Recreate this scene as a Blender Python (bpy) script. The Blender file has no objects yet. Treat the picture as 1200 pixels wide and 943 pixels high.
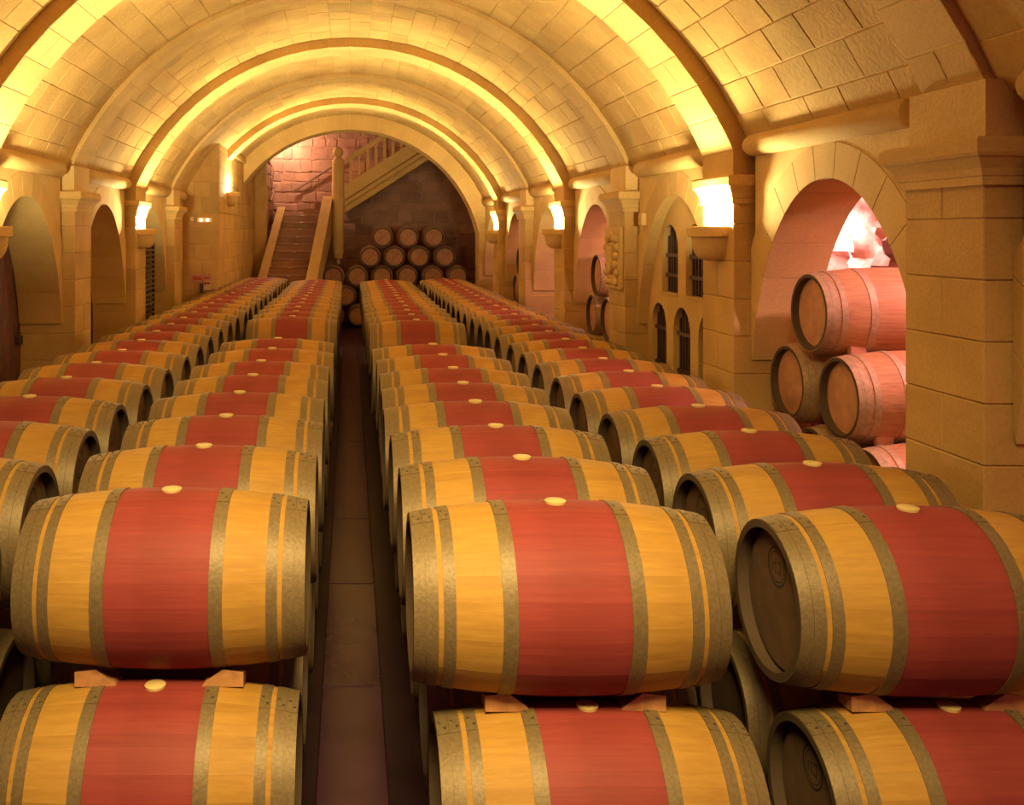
import bpy, math, random
from mathutils import Vector, Matrix
R = math.radians
rnd = random.Random(7)
scene = bpy.context.scene
col = scene.collection

# ------------------------------------------------------------------ camera, world, large lights, exposure
ZC = 2.30                       # eye height above the cellar floor
F, VX, VY, IW, IH = 1130.0, 410.0, 272.0, 1200.0, 943.0
cam_d = bpy.data.cameras.new('camera')
cam_d.sensor_width = 36.0
cam_d.sensor_fit = 'HORIZONTAL'
cam_d.lens = 36.0 * F / IW
cam_d.shift_x = (IW / 2 - VX) / IW
cam_d.shift_y = -(IH / 2 - VY) / IW
cam_d.clip_start = 0.05
cam = bpy.data.objects.new('camera', cam_d)
cam.location = (0, 0, ZC)
cam.rotation_euler = (R(90), 0, 0)
col.objects.link(cam)
scene.camera = cam

world = bpy.data.worlds.new('world')
scene.world = world
world.use_nodes = True
world.node_tree.nodes['Background'].inputs[0].default_value = (0.60, 0.09, 0.36, 1)
world.node_tree.nodes['Background'].inputs[1].default_value = 0.34

vs = scene.view_settings
vs.view_transform = 'Standard'
vs.look = 'None'
vs.gamma = 1.0
vs.use_curve_mapping = False
vs.exposure = 0.08


def light(name, kind, loc, energy, color, **kw):
    d = bpy.data.lights.new(name, kind)
    d.energy = energy
    d.color = color
    rot = kw.pop('rot', None)
    for k, v in kw.items():
        setattr(d, k, v)
    o = bpy.data.objects.new(name, d)
    o.location = loc
    if rot:
        o.rotation_euler = rot
    col.objects.link(o)
    return o


WARM = (1.0, 0.89, 0.46)
# added unseen area light above the camera, brightens the front barrels
light('front_fill_light', 'AREA', (0.1, 0.45, ZC + 2.0), 84, (1.0, 0.78, 0.30), shape='RECTANGLE', size=1.6, size_y=0.8,
      rot=(R(41), 0, 0), spread=R(80))
# pink lamps in the side passage behind the arches
PINK = (1.0, 0.58, 0.66)
for lx, ly, lz, le in ((4.42, 9.30, 0.20, 120), (4.2, 4.9, 0.85, 175), (4.0, 10.6, 0.75, 60), (4.0, 12.9, 0.5, 60), (3.9, 15.6, 0.6, 50), (4.0, 18.4, 0.5, 50)):
    light('passage_lamp', 'POINT', (lx, ly, ZC + lz), le, PINK, shadow_soft_size=0.10)
# stairwell lamp at the head of the flight
light('stairwell_lamp', 'POINT', (-1.75, 24.2, ZC + 2.35), 150, (1.0, 0.66, 0.42), shadow_soft_size=0.08)


# ------------------------------------------------------------------ materials
def new_mat(name):
    m = bpy.data.materials.new(name)
    m.use_nodes = True
    nt = m.node_tree
    return m, nt, nt.nodes['Principled BSDF']


def N(nt, kind, **kw):
    n = nt.nodes.new(kind)
    for k, v in kw.items():
        setattr(n, k, v)
    return n


def ramp(nt, fac, stops):
    r = N(nt, 'ShaderNodeValToRGB')
    els = r.color_ramp.elements
    while len(els) < len(stops):
        els.new(0.5)
    for e, (p, c) in zip(els, stops):
        e.position = p
        e.color = (*c, 1)
    nt.links.new(fac, r.inputs[0])
    return r.outputs[0]


def mixc(nt, fac, a, b, mode='MIX'):
    m = N(nt, 'ShaderNodeMix', data_type='RGBA', blend_type=mode)
    for s, v in ((m.inputs[0], fac), (m.inputs[6], a), (m.inputs[7], b)):
        if isinstance(v, (int, float)):
            s.default_value = v
        elif isinstance(v, tuple):
            s.default_value = (*v, 1)
        else:
            nt.links.new(v, s)
    return m.outputs[2]


def math_n(nt, op, a, b=None):
    m = N(nt, 'ShaderNodeMath', operation=op)
    for s, v in ((m.inputs[0], a), (m.inputs[1], b)):
        if v is None:
            continue
        if isinstance(v, (int, float)):
            s.default_value = v
        else:
            nt.links.new(v, s)
    return m.outputs[0]


def stone_mat(name, c1, c2, rough=0.9, scale=6.0, bump=0.25, fine=60.0, var=0.16):
    m, nt, b = new_mat(name)
    geo = N(nt, 'ShaderNodeNewGeometry')
    n1 = N(nt, 'ShaderNodeTexNoise')
    n1.inputs['Scale'].default_value = scale * 0.35
    n1.inputs['Detail'].default_value = 5
    n2 = N(nt, 'ShaderNodeTexNoise')
    n2.inputs['Scale'].default_value = fine
    n2.inputs['Detail'].default_value = 4
    for n in (n1, n2):
        nt.links.new(geo.outputs['Position'], n.inputs['Vector'])
    c = ramp(nt, n1.outputs['Fac'], [(0.32, c2), (0.62, c1)])
    oi = N(nt, 'ShaderNodeObjectInfo')
    tone = ramp(nt, oi.outputs['Random'], [(0.0, (1 - var,) * 3), (0.55, (1, 1, 1)), (1.0, (1 - var * 0.4, 1 - var * 0.55, 1 - var * 0.7))])
    c = mixc(nt, 1.0, c, tone, 'MULTIPLY')
    sp = ramp(nt, n2.outputs['Fac'], [(0.3, (0.86, 0.84, 0.8)), (0.6, (1, 1, 1))])
    c = mixc(nt, 0.7, c, sp, 'MULTIPLY')
    nt.links.new(c, b.inputs['Base Color'])
    b.inputs['Roughness'].default_value = rough
    b.inputs['Specular IOR Level'].default_value = 0.15
    bp = N(nt, 'ShaderNodeBump')
    bp.inputs['Strength'].default_value = bump
    bp.inputs['Distance'].default_value = 0.012
    nt.links.new(n2.outputs['Fac'], bp.inputs['Height'])
    nt.links.new(bp.outputs[0], b.inputs['Normal'])
    return m


def plain_mat(name, c, rough=0.6, metal=0.0, bump=0.0, scale=40.0, var=0.25, emit=None, strength=0.0):
    m, nt, b = new_mat(name)
    tc = N(nt, 'ShaderNodeTexCoord')
    n = N(nt, 'ShaderNodeTexNoise')
    n.inputs['Scale'].default_value = scale
    n.inputs['Detail'].default_value = 4
    nt.links.new(tc.outputs['Object'], n.inputs['Vector'])
    cc = ramp(nt, n.outputs['Fac'], [(0.3, tuple(x * (1 - var) for x in c)), (0.7, c)])
    nt.links.new(cc, b.inputs['Base Color'])
    b.inputs['Roughness'].default_value = rough
    b.inputs['Metallic'].default_value = metal
    if bump:
        bp = N(nt, 'ShaderNodeBump')
        bp.inputs['Strength'].default_value = bump
        bp.inputs['Distance'].default_value = 0.01
        nt.links.new(n.outputs['Fac'], bp.inputs['Height'])
        nt.links.new(bp.outputs[0], b.inputs['Normal'])
    if emit:
        b.inputs['Emission Color'].default_value = (*emit, 1)
        b.inputs['Emission Strength'].default_value = strength
    return m


def barrel_wood(name, wood_a, wood_b, red_a=None, red_b=None):
    m, nt, b = new_mat(name)
    tc = N(nt, 'ShaderNodeTexCoord')
    sep = N(nt, 'ShaderNodeSeparateXYZ')
    nt.links.new(tc.outputs['Object'], sep.inputs[0])
    oi = N(nt, 'ShaderNodeObjectInfo')
    ang = math_n(nt, 'ARCTAN2', sep.outputs['Y'], sep.outputs['Z'])
    idx = math_n(nt, 'FLOOR', math_n(nt, 'MULTIPLY', ang, 24 / (2 * math.pi)))
    comb = N(nt, 'ShaderNodeCombineXYZ')
    nt.links.new(idx, comb.inputs[0])
    nt.links.new(math_n(nt, 'MULTIPLY', oi.outputs['Random'], 97.0), comb.inputs[1])
    wn = N(nt, 'ShaderNodeTexWhiteNoise', noise_dimensions='2D')
    nt.links.new(comb.outputs[0], wn.inputs['Vector'])
    # grain stretched along the stave
    mp = N(nt, 'ShaderNodeMapping')
    mp.inputs['Scale'].default_value = (2.2, 42, 42)
    nt.links.new(tc.outputs['Object'], mp.inputs['Vector'])
    add = N(nt, 'ShaderNodeVectorMath', operation='ADD')
    nt.links.new(mp.outputs[0], add.inputs[0])
    nt.links.new(comb.outputs[0], add.inputs[1])
    gr = N(nt, 'ShaderNodeTexNoise')
    gr.inputs['Scale'].default_value = 1.6
    gr.inputs['Detail'].default_value = 6
    gr.inputs['Roughness'].default_value = 0.62
    nt.links.new(add.outputs[0], gr.inputs['Vector'])
    blot = N(nt, 'ShaderNodeTexNoise')
    blot.inputs['Scale'].default_value = 5.0
    nt.links.new(tc.outputs['Object'], blot.inputs['Vector'])
    wood = ramp(nt, gr.outputs['Fac'], [(0.3, wood_b), (0.65, wood_a)])
    if red_a:
        red = ramp(nt, gr.outputs['Fac'], [(0.25, red_b), (0.7, red_a)])
        ax = math_n(nt, 'ABSOLUTE', sep.outputs['X'])
        isred = math_n(nt, 'LESS_THAN', ax, 0.172)
        c = mixc(nt, isred, wood, red)
    else:
        c = wood
    tone = ramp(nt, wn.outputs['Value'], [(0.0, (0.84, 0.80, 0.78)), (0.18, (0.97, 0.96, 0.95)), (1.0, (1.0, 1.0, 1.0))])
    c = mixc(nt, 0.8, c, tone, 'MULTIPLY')
    bt = ramp(nt, blot.outputs['Fac'], [(0.36, (0.80, 0.74, 0.70)), (0.52, (1, 1, 1))])
    c = mixc(nt, 0.5, c, bt, 'MULTIPLY')
    rad2 = math_n(nt, 'ADD', math_n(nt, 'MULTIPLY', sep.outputs['Y'], sep.outputs['Y']), math_n(nt, 'MULTIPLY', sep.outputs['Z'], sep.outputs['Z']))
    inner = math_n(nt, 'LESS_THAN', rad2, 0.2455 ** 2)
    endg = math_n(nt, 'GREATER_THAN', math_n(nt, 'ABSOLUTE', sep.outputs['X']), 0.4746)
    c = mixc(nt, math_n(nt, 'MAXIMUM', inner, endg), c, (0.085, 0.05, 0.03))
    nt.links.new(c, b.inputs['Base Color'])
    b.inputs['Roughness'].default_value = 0.62
    b.inputs['Specular IOR Level'].default_value = 0.25
    bp = N(nt, 'ShaderNodeBump')
    bp.inputs['Strength'].default_value = 0.12
    bp.inputs['Distance'].default_value = 0.004
    nt.links.new(gr.outputs['Fac'], bp.inputs['Height'])
    nt.links.new(bp.outputs[0], b.inputs['Normal'])
    return m


M = {}
M['stone'] = stone_mat('limestone', (0.62, 0.375, 0.135), (0.50, 0.29, 0.10))
M['stone_vault'] = stone_mat('limestone_vault', (0.62, 0.385, 0.135), (0.49, 0.29, 0.10), bump=0.4, fine=35, var=0.20)
M['stone_smooth'] = stone_mat('limestone_smooth', (0.65, 0.41, 0.155), (0.56, 0.345, 0.125), bump=0.12, var=0.08)
M['mortar'] = stone_mat('mortar', (0.74, 0.49, 0.20), (0.64, 0.41, 0.16), bump=0.3)
M['rubble'] = stone_mat('rubble_stone', (0.50, 0.28, 0.20), (0.36, 0.19, 0.14), bump=0.7, fine=22, var=0.35)
M['rock'] = stone_mat('hewn_rock', (0.72, 0.42, 0.30), (0.42, 0.20, 0.13), bump=1.0, fine=9, scale=14)
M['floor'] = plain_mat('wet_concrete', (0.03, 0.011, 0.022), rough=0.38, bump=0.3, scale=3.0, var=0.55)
M['slab'] = plain_mat('wet_paving', (0.07, 0.022, 0.05), rough=0.24, bump=0.35, scale=2.2, var=0.5)
for k_ in ('floor', 'slab'):
    M[k_].node_tree.nodes['Principled BSDF'].inputs['Specular IOR Level'].default_value = 0.22
M['oak'] = barrel_wood('oak_red_band', (0.43, 0.222, 0.045), (0.355, 0.172, 0.034), (0.275, 0.043, 0.036), (0.225, 0.031, 0.031))
M['oak_old'] = barrel_wood('oak_weathered', (0.56, 0.28, 0.13), (0.40, 0.17, 0.075))
M['head'] = plain_mat('oak_head', (0.17, 0.085, 0.04), rough=0.7, scale=12, var=0.35)
M['head_old'] = plain_mat('oak_head_weathered', (0.58, 0.26, 0.14), rough=0.7, scale=10, var=0.3)
M['crossbar'] = plain_mat('cross_bar_oak', (0.50, 0.21, 0.11), rough=0.7)
M['hoop'] = plain_mat('galvanised_steel', (0.215, 0.138, 0.066), rough=0.55, metal=0.3, bump=0.1, scale=90, var=0.3)
M['hoop_old'] = plain_mat('dull_hoop', (0.52, 0.33, 0.20), rough=0.6, metal=0.3, scale=40, var=0.3)
M['rivet'] = plain_mat('rivet_steel', (0.10, 0.07, 0.045), rough=0.5, metal=0.6)
M['bung'] = plain_mat('silicone_bung', (0.60, 0.42, 0.17), rough=0.5, var=0.08)
M['wedge'] = plain_mat('pine_wedge', (0.50, 0.22, 0.085), rough=0.7, scale=25, var=0.4)
M['stamp'] = plain_mat('brand_stamp', (0.035, 0.02, 0.015), rough=0.8)
M['beam'] = plain_mat('rack_timber', (0.22, 0.12, 0.07), rough=0.8, scale=9, var=0.4)
M['iron'] = plain_mat('wrought_iron', (0.10, 0.055, 0.045), rough=0.5, metal=0.5)
M['dark_wood'] = plain_mat('dark_door_wood', (0.16, 0.06, 0.06), rough=0.6, scale=8, var=0.4)
M['dark'] = plain_mat('dark_interior', (0.10, 0.05, 0.06), rough=0.9)
M['rackdark'] = plain_mat('rack_steel', (0.05, 0.03, 0.04), rough=0.45, metal=0.5)
M['rackedge'] = plain_mat('rack_edge', (0.50, 0.34, 0.15), rough=0.4, metal=0.5)
M['plaster_pink'] = stone_mat('passage_render', (0.78, 0.56, 0.42), (0.70, 0.49, 0.36), bump=0.25, var=0.05)
M['bulb'] = plain_mat('lamp_bulb', (1, 1, 1), emit=(1.0, 0.85, 0.5), strength=40)
M['exit_glow'] = plain_mat('emergency_bulb', (1, 1, 1), emit=(1.0, 0.75, 0.45), strength=9)
M['exit_case'] = plain_mat('emergency_case', (0.85, 0.42, 0.18), rough=0.4, emit=(1.0, 0.4, 0.12), strength=0.35)
M['white_box'] = plain_mat('painted_box', (0.70, 0.50, 0.30), rough=0.5)
M['red_sign'] = plain_mat('red_sign', (0.45, 0.06, 0.05), rough=0.5)
M['red_light_sign'] = plain_mat('faded_red_sign', (0.55, 0.22, 0.14), rough=0.5)
M['rail'] = plain_mat('steel_rail', (0.28, 0.20, 0.14), rough=0.3, metal=0.7)
M['stud'] = plain_mat('polished_stud', (0.9, 0.85, 0.8), rough=0.15, metal=0.4)
M['step'] = stone_mat('stair_stone', (0.40, 0.20, 0.12), (0.30, 0.14, 0.085), rough=0.42, bump=0.15, var=0.2)


# ------------------------------------------------------------------ mesh helpers
class MB:
    """collects vertices, faces and material slots of one mesh"""

    def __init__(s):
        s.v, s.f, s.m = [], [], []

    def quadloop(s, rings, closed=True, cap0=False, cap1=False, mi=0, endclose=False):
        base = len(s.v)
        n = len(rings[0])
        for r in rings:
            s.v.extend(tuple(p) for p in r)
        k = len(rings)
        for i in range(k - 1 + (1 if endclose else 0)):
            a, b = base + i * n, base + ((i + 1) % k) * n
            for j in range(n if closed else n - 1):
                j2 = (j + 1) % n
                s.f.append((a + j, a + j2, b + j2, b + j)); s.m.append(mi)
        if cap0:
            s.f.append(tuple(base + j for j in reversed(range(n)))); s.m.append(mi)
        if cap1:
            s.f.append(tuple(base + (k - 1) * n + j for j in range(n))); s.m.append(mi)
        return s

    def box(s, x0, x1, y0, y1, z0, z1, bev=0.0, mi=0):
        if bev <= 0:
            r = [[(x0, y0, z), (x1, y0, z), (x1, y1, z), (x0, y1, z)] for z in (z0, z1)]
            return s.quadloop(r, True, True, True, mi)
        b = bev
        rs = []
        for z, i in ((z0, b), (z0 + b, 0), (z1 - b, 0), (z1, b)):
            rs.append([(x0 + i, y0 + b, z), (x0 + b, y0 + i, z), (x1 - b, y0 + i, z), (x1 - i, y0 + b, z),
                       (x1 - i, y1 - b, z), (x1 - b, y1 - i, z), (x0 + b, y1 - i, z), (x0 + i, y1 - b, z)] if i == 0 else
                      [(x0 + b, y0 + b, z), (x0 + b, y0 + b, z), (x1 - b, y0 + b, z), (x1 - b, y0 + b, z),
                       (x1 - b, y1 - b, z), (x1 - b, y1 - b, z), (x0 + b, y1 - b, z), (x0 + b, y1 - b, z)])
        return s.quadloop(rs, True, True, True, mi)

    def tube(s, p0, p1, r, n=8, r1=None, mi=0):
        p0, p1 = Vector(p0), Vector(p1)
        d = (p1 - p0).normalized()
        u = d.orthogonal().normalized()
        w = d.cross(u)
        rings = []
        for p, rr in ((p0, r), (p1, r if r1 is None else r1)):
            rings.append([p + u * (rr * math.cos(2 * math.pi * k / n)) + w * (rr * math.sin(2 * math.pi * k / n)) for k in range(n)])
        return s.quadloop(rings, True, True, True, mi)

    def mesh(s, name, mats, smooth=False, angle=35):
        me = bpy.data.meshes.new(name)
        me.from_pydata([tuple(p) for p in s.v], [], s.f)
        for mt in (mats if isinstance(mats, (list, tuple)) else [mats]):
            me.materials.append(mt)
        if any(s.m):
            me.polygons.foreach_set('material_index', s.m)
        me.validate()
        fix_normals(me)
        if smooth:
            me.polygons.foreach_set('use_smooth', [True] * len(me.polygons))
            me.set_sharp_from_angle(angle=R(angle))
        me.update()
        return me


def fix_normals(me):
    import bmesh
    bm = bmesh.new()
    bm.from_mesh(me)
    bmesh.ops.remove_doubles(bm, verts=bm.verts, dist=1e-6)
    bmesh.ops.recalc_face_normals(bm, faces=bm.faces)
    bm.to_mesh(me)
    bm.free()


def link(name, me, parent=None, loc=(0, 0, 0), rot=None, scale=None):
    o = bpy.data.objects.new(name, me)
    o.location = loc
    if rot:
        o.rotation_euler = rot
    if scale:
        o.scale = scale
    if parent:
        o.parent = parent
    col.objects.link(o)
    return o


def empty(name, loc=(0, 0, 0), rot=None):
    o = link(name, None, None, loc, rot)
    o.empty_display_size = 0.1
    return o


def tag(o, label=None, cat=None, group=None, kind=None):
    if label: o['label'] = label
    if cat: o['category'] = cat
    if group: o['group'] = group
    if kind: o['kind'] = kind
    return o


def build(name, mb, mat, parent=None, smooth=False, loc=(0, 0, 0), rot=None):
    return link(name, mb.mesh(name, mat, smooth), parent, loc, rot)


def px(X, D, Z):
    return VX + F * X / D, VY - F * (Z - ZC) / D


def in_view(X, D, Z, mg=170):
    if D < 0.4:
        return False
    x, y = px(X, D, Z)
    return -mg < x < IW + mg and -mg < y < IH + mg


def inset_poly(pts, b):
    """offset a counter-clockwise polygon inwards by b"""
    n = len(pts)
    out = []
    for i in range(n):
        p0, p1, p2 = Vector(pts[i - 1]), Vector(pts[i]), Vector(pts[(i + 1) % n])
        e1, e2 = (p1 - p0), (p2 - p1)
        if e1.length < 1e-9 or e2.length < 1e-9:
            out.append(tuple(p1)); continue
        e1.normalize(); e2.normalize()
        n1, n2 = Vector((-e1.y, e1.x)), Vector((-e2.y, e2.x))
        mvec = n1 + n2
        if mvec.length < 1e-6:
            out.append(tuple(p1)); continue
        mvec.normalize()
        k = b / max(0.35, mvec.dot(n1))
        q = p1 + mvec * k
        out.append((q.x, q.y))
    return out


def area2(pts):
    return 0.5 * sum(pts[i - 1][0] * pts[i][1] - pts[i][0] * pts[i - 1][1] for i in range(len(pts)))


def prism(pts, x0, x1, to3, bev=0.006):
    """block from polygon pts (2-D), extruded between depths x0 (visible face) and x1, face edges chamfered"""
    if area2(pts) < 0:
        pts = pts[::-1]
    ins = inset_poly(pts, bev)
    sgn = 1 if x1 > x0 else -1
    rings = [[to3(p, x0) for p in ins], [to3(p, x0 + sgn * bev) for p in pts], [to3(p, x1) for p in pts]]
    mb = MB()
    mb.quadloop(rings, True, True, True)
    return mb


# ------------------------------------------------------------------ floor
PIT = 2.665
fl = MB()
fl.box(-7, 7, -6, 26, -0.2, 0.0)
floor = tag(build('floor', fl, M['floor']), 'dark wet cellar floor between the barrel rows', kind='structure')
ycur = 2.0
while ycur < 19:
    ln = 1.42
    sb = MB().box(-0.14, 0.16, 0.004, ln - 0.004, -0.02, 0.02, 0.006)
    build('paving_slab', sb, M['slab'], floor, loc=(0, ycur, 0))
    ycur += ln

# ------------------------------------------------------------------ vault
ZV = ZC - 0.61                 # centre of the vault circle
RV, RRIB, RMID = 3.05, 2.93, 3.005
WALL, PIERX, BACK = 2.80, 2.68, 3.22
SPR = ZC + 0.60                # springing of the vault panels
RIBS = [1.70 + 2 * PIT * k for k in range(4)]              # ribs with sconces
MIDS = [1.70 + PIT + 2 * PIT * k for k in range(3)]        # plain ribs between
HR, HM = 0.29, 0.225
PHI = math.asin(WALL / RV)
VEND = 20.0


def arc_pt(r, ph, y):
    return (r * math.sin(ph), y, r * math.cos(ph))


def arc_block(dphi, ln, r, th=0.06, bev=0.003, gap=0.004):
    g = gap / r
    a0, a1 = -dphi / 2 + g, dphi / 2 - g
    y0, y1 = gap, ln - gap
    mb = MB()
    bb = bev / r
    rings = [[arc_pt(r, a0 + bb, y0 + bev), arc_pt(r, a1 - bb, y0 + bev), arc_pt(r, a1 - bb, y1 - bev), arc_pt(r, a0 + bb, y1 - bev)],
             [arc_pt(r + bev, a0, y0), arc_pt(r + bev, a1, y0), arc_pt(r + bev, a1, y1), arc_pt(r + bev, a0, y1)],
             [arc_pt(r + th, a0, y0), arc_pt(r + th, a1, y0), arc_pt(r + th, a1, y1), arc_pt(r + th, a0, y1)]]
    mb.quadloop(rings, True, True, True)
    return mb


_bc = {}


def arc_mesh(dphi, ln, r, mat, th=0.06):
    k = (round(dphi, 4), round(ln, 3), r, th, mat)
    if k not in _bc:
        _bc[k] = arc_block(dphi, ln, r, th).mesh('stone', M[mat])
    return _bc[k]


def shell(r0, r1, y0, y1, ph0, ph1, n=40):
    mb = MB()
    rings = []
    for i in range(n + 1):
        p = ph0 + (ph1 - ph0) * i / n
        rings.append([arc_pt(r0, p, y0), arc_pt(r1, p, y0), arc_pt(r1, p, y1), arc_pt(r0, p, y1)])
    mb.quadloop(rings, True, True, True)
    return mb


edges = [-1.2]
for a in sorted([(y, HR) for y in RIBS] + [(y, HM) for y in MIDS]):
    edges += [a[0] - a[1], a[0] + a[1]]
edges.append(VEND)
NC = 30
DPH = 2 * PHI / NC
for bi in range(0, len(edges) - 1, 2):
    y0, y1 = edges[bi], edges[bi + 1]
    sh = shell(RV + 0.004, RV + 0.25, y0 - 0.05, y1 + 0.05, -PHI, PHI)
    me = sh.mesh('ceiling', M['mortar'], True)
    ceil = tag(link('ceiling', me, None, (0, 0, ZV)), 'barrel vault bay of pale limestone courses', kind='structure')
    if y1 < 2:
        continue
    span = y1 - y0
    pats = []
    for k in range(4):
        n = max(2, round(span / 0.43))
        ws = [0.43 * rnd.choice((0.82, 1.0, 1.18)) for _ in range(n)]
        if k % 2:
            ws[0] *= 0.5
        t = span / sum(ws)
        pats.append([w * t for w in ws])
    for ci in range(NC):
        ph = -PHI + (ci + 0.5) * DPH
        pat = pats[(ci % 2) + 2 * rnd.randint(0, 1)]
        yy = y0
        for w in pat:
            if in_view(RV * math.sin(ph), yy + w / 2, ZV + RV * math.cos(ph)):
                j = rnd.uniform(-0.005, 0.0)
                link('stone', arc_mesh(DPH, w, RV, 'stone_vault'), ceil,
                     (math.sin(ph) * j, yy, math.cos(ph) * j), (0, ph, 0))
            yy += w


def rib(y, half, r, idx, label, mat, pieces, r_out=RV + 0.05):
    ph = math.asin(PIERX / r) if r < 3 else PHI
    o = tag(build('trim_%d' % idx, shell(r + 0.004, r_out + 0.1, y - half + 0.005, y + half - 0.005, -ph, ph), M['mortar'], None, True, (0, 0, ZV)),
            label, kind='structure')
    n = 26
    d = 2 * ph / n
    for i in range(n):
        p = -ph + (i + 0.5) * d
        if not in_view(r * math.sin(p), y, ZV + r * math.cos(p)):
            continue
        sp = [1.0] if pieces == 1 or i % 2 == 0 else [0.5, 0.5]
        yy = y - half
        for q in sp:
            link('stone', arc_mesh(d, 2 * half * q, r, mat, r_out - r), o, (0, yy, 0), (0, p, 0))
            yy += 2 * half * q
    return o


ti = 1
for y, nm in zip(RIBS, ('entrance end', 'barred windows', 'second pair of sconces', 'foot of the stair')):
    rib(y, HR, RRIB, ti, 'stone transverse arch of the vault by the ' + nm, 'stone_smooth', 2); ti += 1
for y, nm in zip(MIDS, ('first', 'second', 'third')):
    rib(y, HM, RMID, ti, 'shallow flat band of stone across the vault, %s from entrance' % nm, 'stone_smooth', 2); ti += 1
# thick arch that closes the vault towards the stairwell
rib(VEND + 0.3, 0.30, 2.74, ti, 'thick end arch of the vault before the stairwell', 'stone_smooth', 2, RV + 0.2); ti += 1

# ------------------------------------------------------------------ side walls
CROWN, ARB = ZC + 0.32, 1.53
ZS = CROWN - ARB               # springing of the side arches
CH = 0.262                     # course height


def arch_half(z, a):
    if z <= ZS:
        return a
    t = (z - ZS) / ARB
    return a * math.sqrt(max(0.0, 1 - t * t)) if t < 1 else 0.0


def wall_core(sx, bays, piers):
    mb = MB()
    for (a, b, blind) in bays:
        c, h = (a + b) / 2, (b - a) / 2
        # spandrel above the arch
        rings = []
        n = 24
        for i in range(n + 1):
            th = math.pi * i / n
            yy, zz = c - (h + 0.012) * math.cos(th), ZS + (ARB + 0.012) * math.sin(th)
            if abs(yy - c) > h - 0.03:
                continue
            rings.append([(sx * (WALL + 0.004), yy, zz), (sx * (BACK - 0.01), yy, zz), (sx * (BACK - 0.01), yy, SPR + 0.12), (sx * (WALL + 0.004), yy, SPR + 0.12)])
        mb.quadloop(rings, True, True, True)
    for (y, hw) in piers:
        x0, x1 = sorted((sx * (PIERX + 0.014), sx * (BACK - 0.012)))
        mb.box(x0, x1, y - hw + 0.012, y + hw - 0.012, 0, SPR + 0.05)
    return mb


def add_spandrel(wall, sx, a, b):
    """ring of wedge stones round the arch opening"""
    c, h = (a + b) / 2, (b - a) / 2
    to3 = lambda p, d: (sx * d, p[0], p[1])
    n, m = 15, 4
    lim = h - 0.002
    for k in range(n):
        t0, t1 = math.pi * k / n + 0.0015, math.pi * (k + 1) / n - 0.0015
        ts = [t0 + (t1 - t0) * q / m for q in range(m + 1)]
        inn = [(-h * math.cos(t), ZS + ARB * math.sin(t)) for t in ts]
        out = [(-(h + 0.30) * math.cos(t), ZS + (ARB + 0.21) * math.sin(t)) for t in ts]
        cl = lambda p: (c + max(-lim, min(lim, p[0])), p[1])
        pts = [cl(p) for p in inn] + [cl(p) for p in reversed(out)]
        clean = []
        for p in pts:
            if not clean or (abs(p[0] - clean[-1][0]) + abs(p[1] - clean[-1][1])) > 0.004:
                clean.append(p)
        if len(clean) < 3 or abs(area2(clean)) < 0.006:
            continue
        build('stone', prism(clean, WALL, BACK, to3, 0.002), M['stone_smooth'], wall)


def add_pier(wall, sx, y, hw, cap_big, name='pier'):
    if not (in_view(sx * PIERX, y, ZC, 260)):
        return None
    core = MB()
    x0, x1 = sorted((sx * (PIERX + 0.02), sx * (BACK - 0.02)))
    core.box(x0, x1, y - hw + 0.02, y + hw - 0.02, 0, ZC + 0.22)
    pier = build(name, core, M['mortar'], wall)
    z, i = 0.0, 0
    while z < ZC + 0.22 - 0.02:
        z1 = min(z + CH, ZC + 0.22)
        sp = [(0, 1)] if i % 2 == 0 else [(0, 0.5), (0.5, 1)]
        for (u, w) in sp:
            ya, yb = y - hw + 2 * hw * u, y - hw + 2 * hw * w
            xa, xb = sorted((sx * PIERX, sx * BACK))
            mb = MB().box(xa, xb, ya + 0.0015, yb - 0.0015, z + 0.0015, z1 - 0.0015, 0.005)
            build('stone', mb, M['stone'], pier)
        z += CH
        i += 1
    # capital
    pr = 0.082 if cap_big else 0.06
    prof = [(0.20, 0.0), (0.20, 0.25), (0.235, 0.25), (0.24, 0.32), (0.27, 0.40), (0.30, 0.62), (0.315, 0.74), (0.32, 0.9), (0.335, 1.0), (0.385, 1.0), (0.40, 0.85), (0.40, 0.0)]
    rings = []
    for dz, p in prof:
        e = pr * p
        rings.append([(sx * (PIERX - e), y - hw - e, ZC + dz), (sx * (PIERX - e), y + hw + e, ZC + dz), (sx * BACK, y + hw + e, ZC + dz), (sx * BACK, y - hw - e, ZC + dz)])
    cp = MB().quadloop(rings, True, True, True)
    build('capital', cp, M['stone_smooth'], pier)
    # springer block between the capital and the arch
    hh = HR if not cap_big else HM
    rr = RRIB if not cap_big else RMID
    n = 6
    rg = []
    for k in range(n + 1):
        zz = ZC + 0.38 + (SPR + 0.16 - ZC - 0.38) * k / n
        xx = math.sqrt(max(0.1, rr * rr - (zz - ZV) ** 2))
        xx = min(xx, PIERX + (0.0 if not cap_big else 0.05))
        rg.append([(sx * xx, y - hh, zz), (sx * xx, y + hh, zz), (sx * (BACK), y + hh, zz), (sx * (BACK), y - hh, zz)])
    build('springer', MB().quadloop(rg, True, True, True), M['stone_smooth'], pier)
    return pier


piers_all = sorted([(y, 0.295, False) for y in RIBS] + [(y, 0.29, True) for y in MIDS])
END_PIER = (VEND + 0.3, 0.30, False)


def bays_of(ps):
    return [(ps[i][0] + ps[i][1], ps[i + 1][0] - ps[i + 1][1], False) for i in range(len(ps) - 1)]


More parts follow.
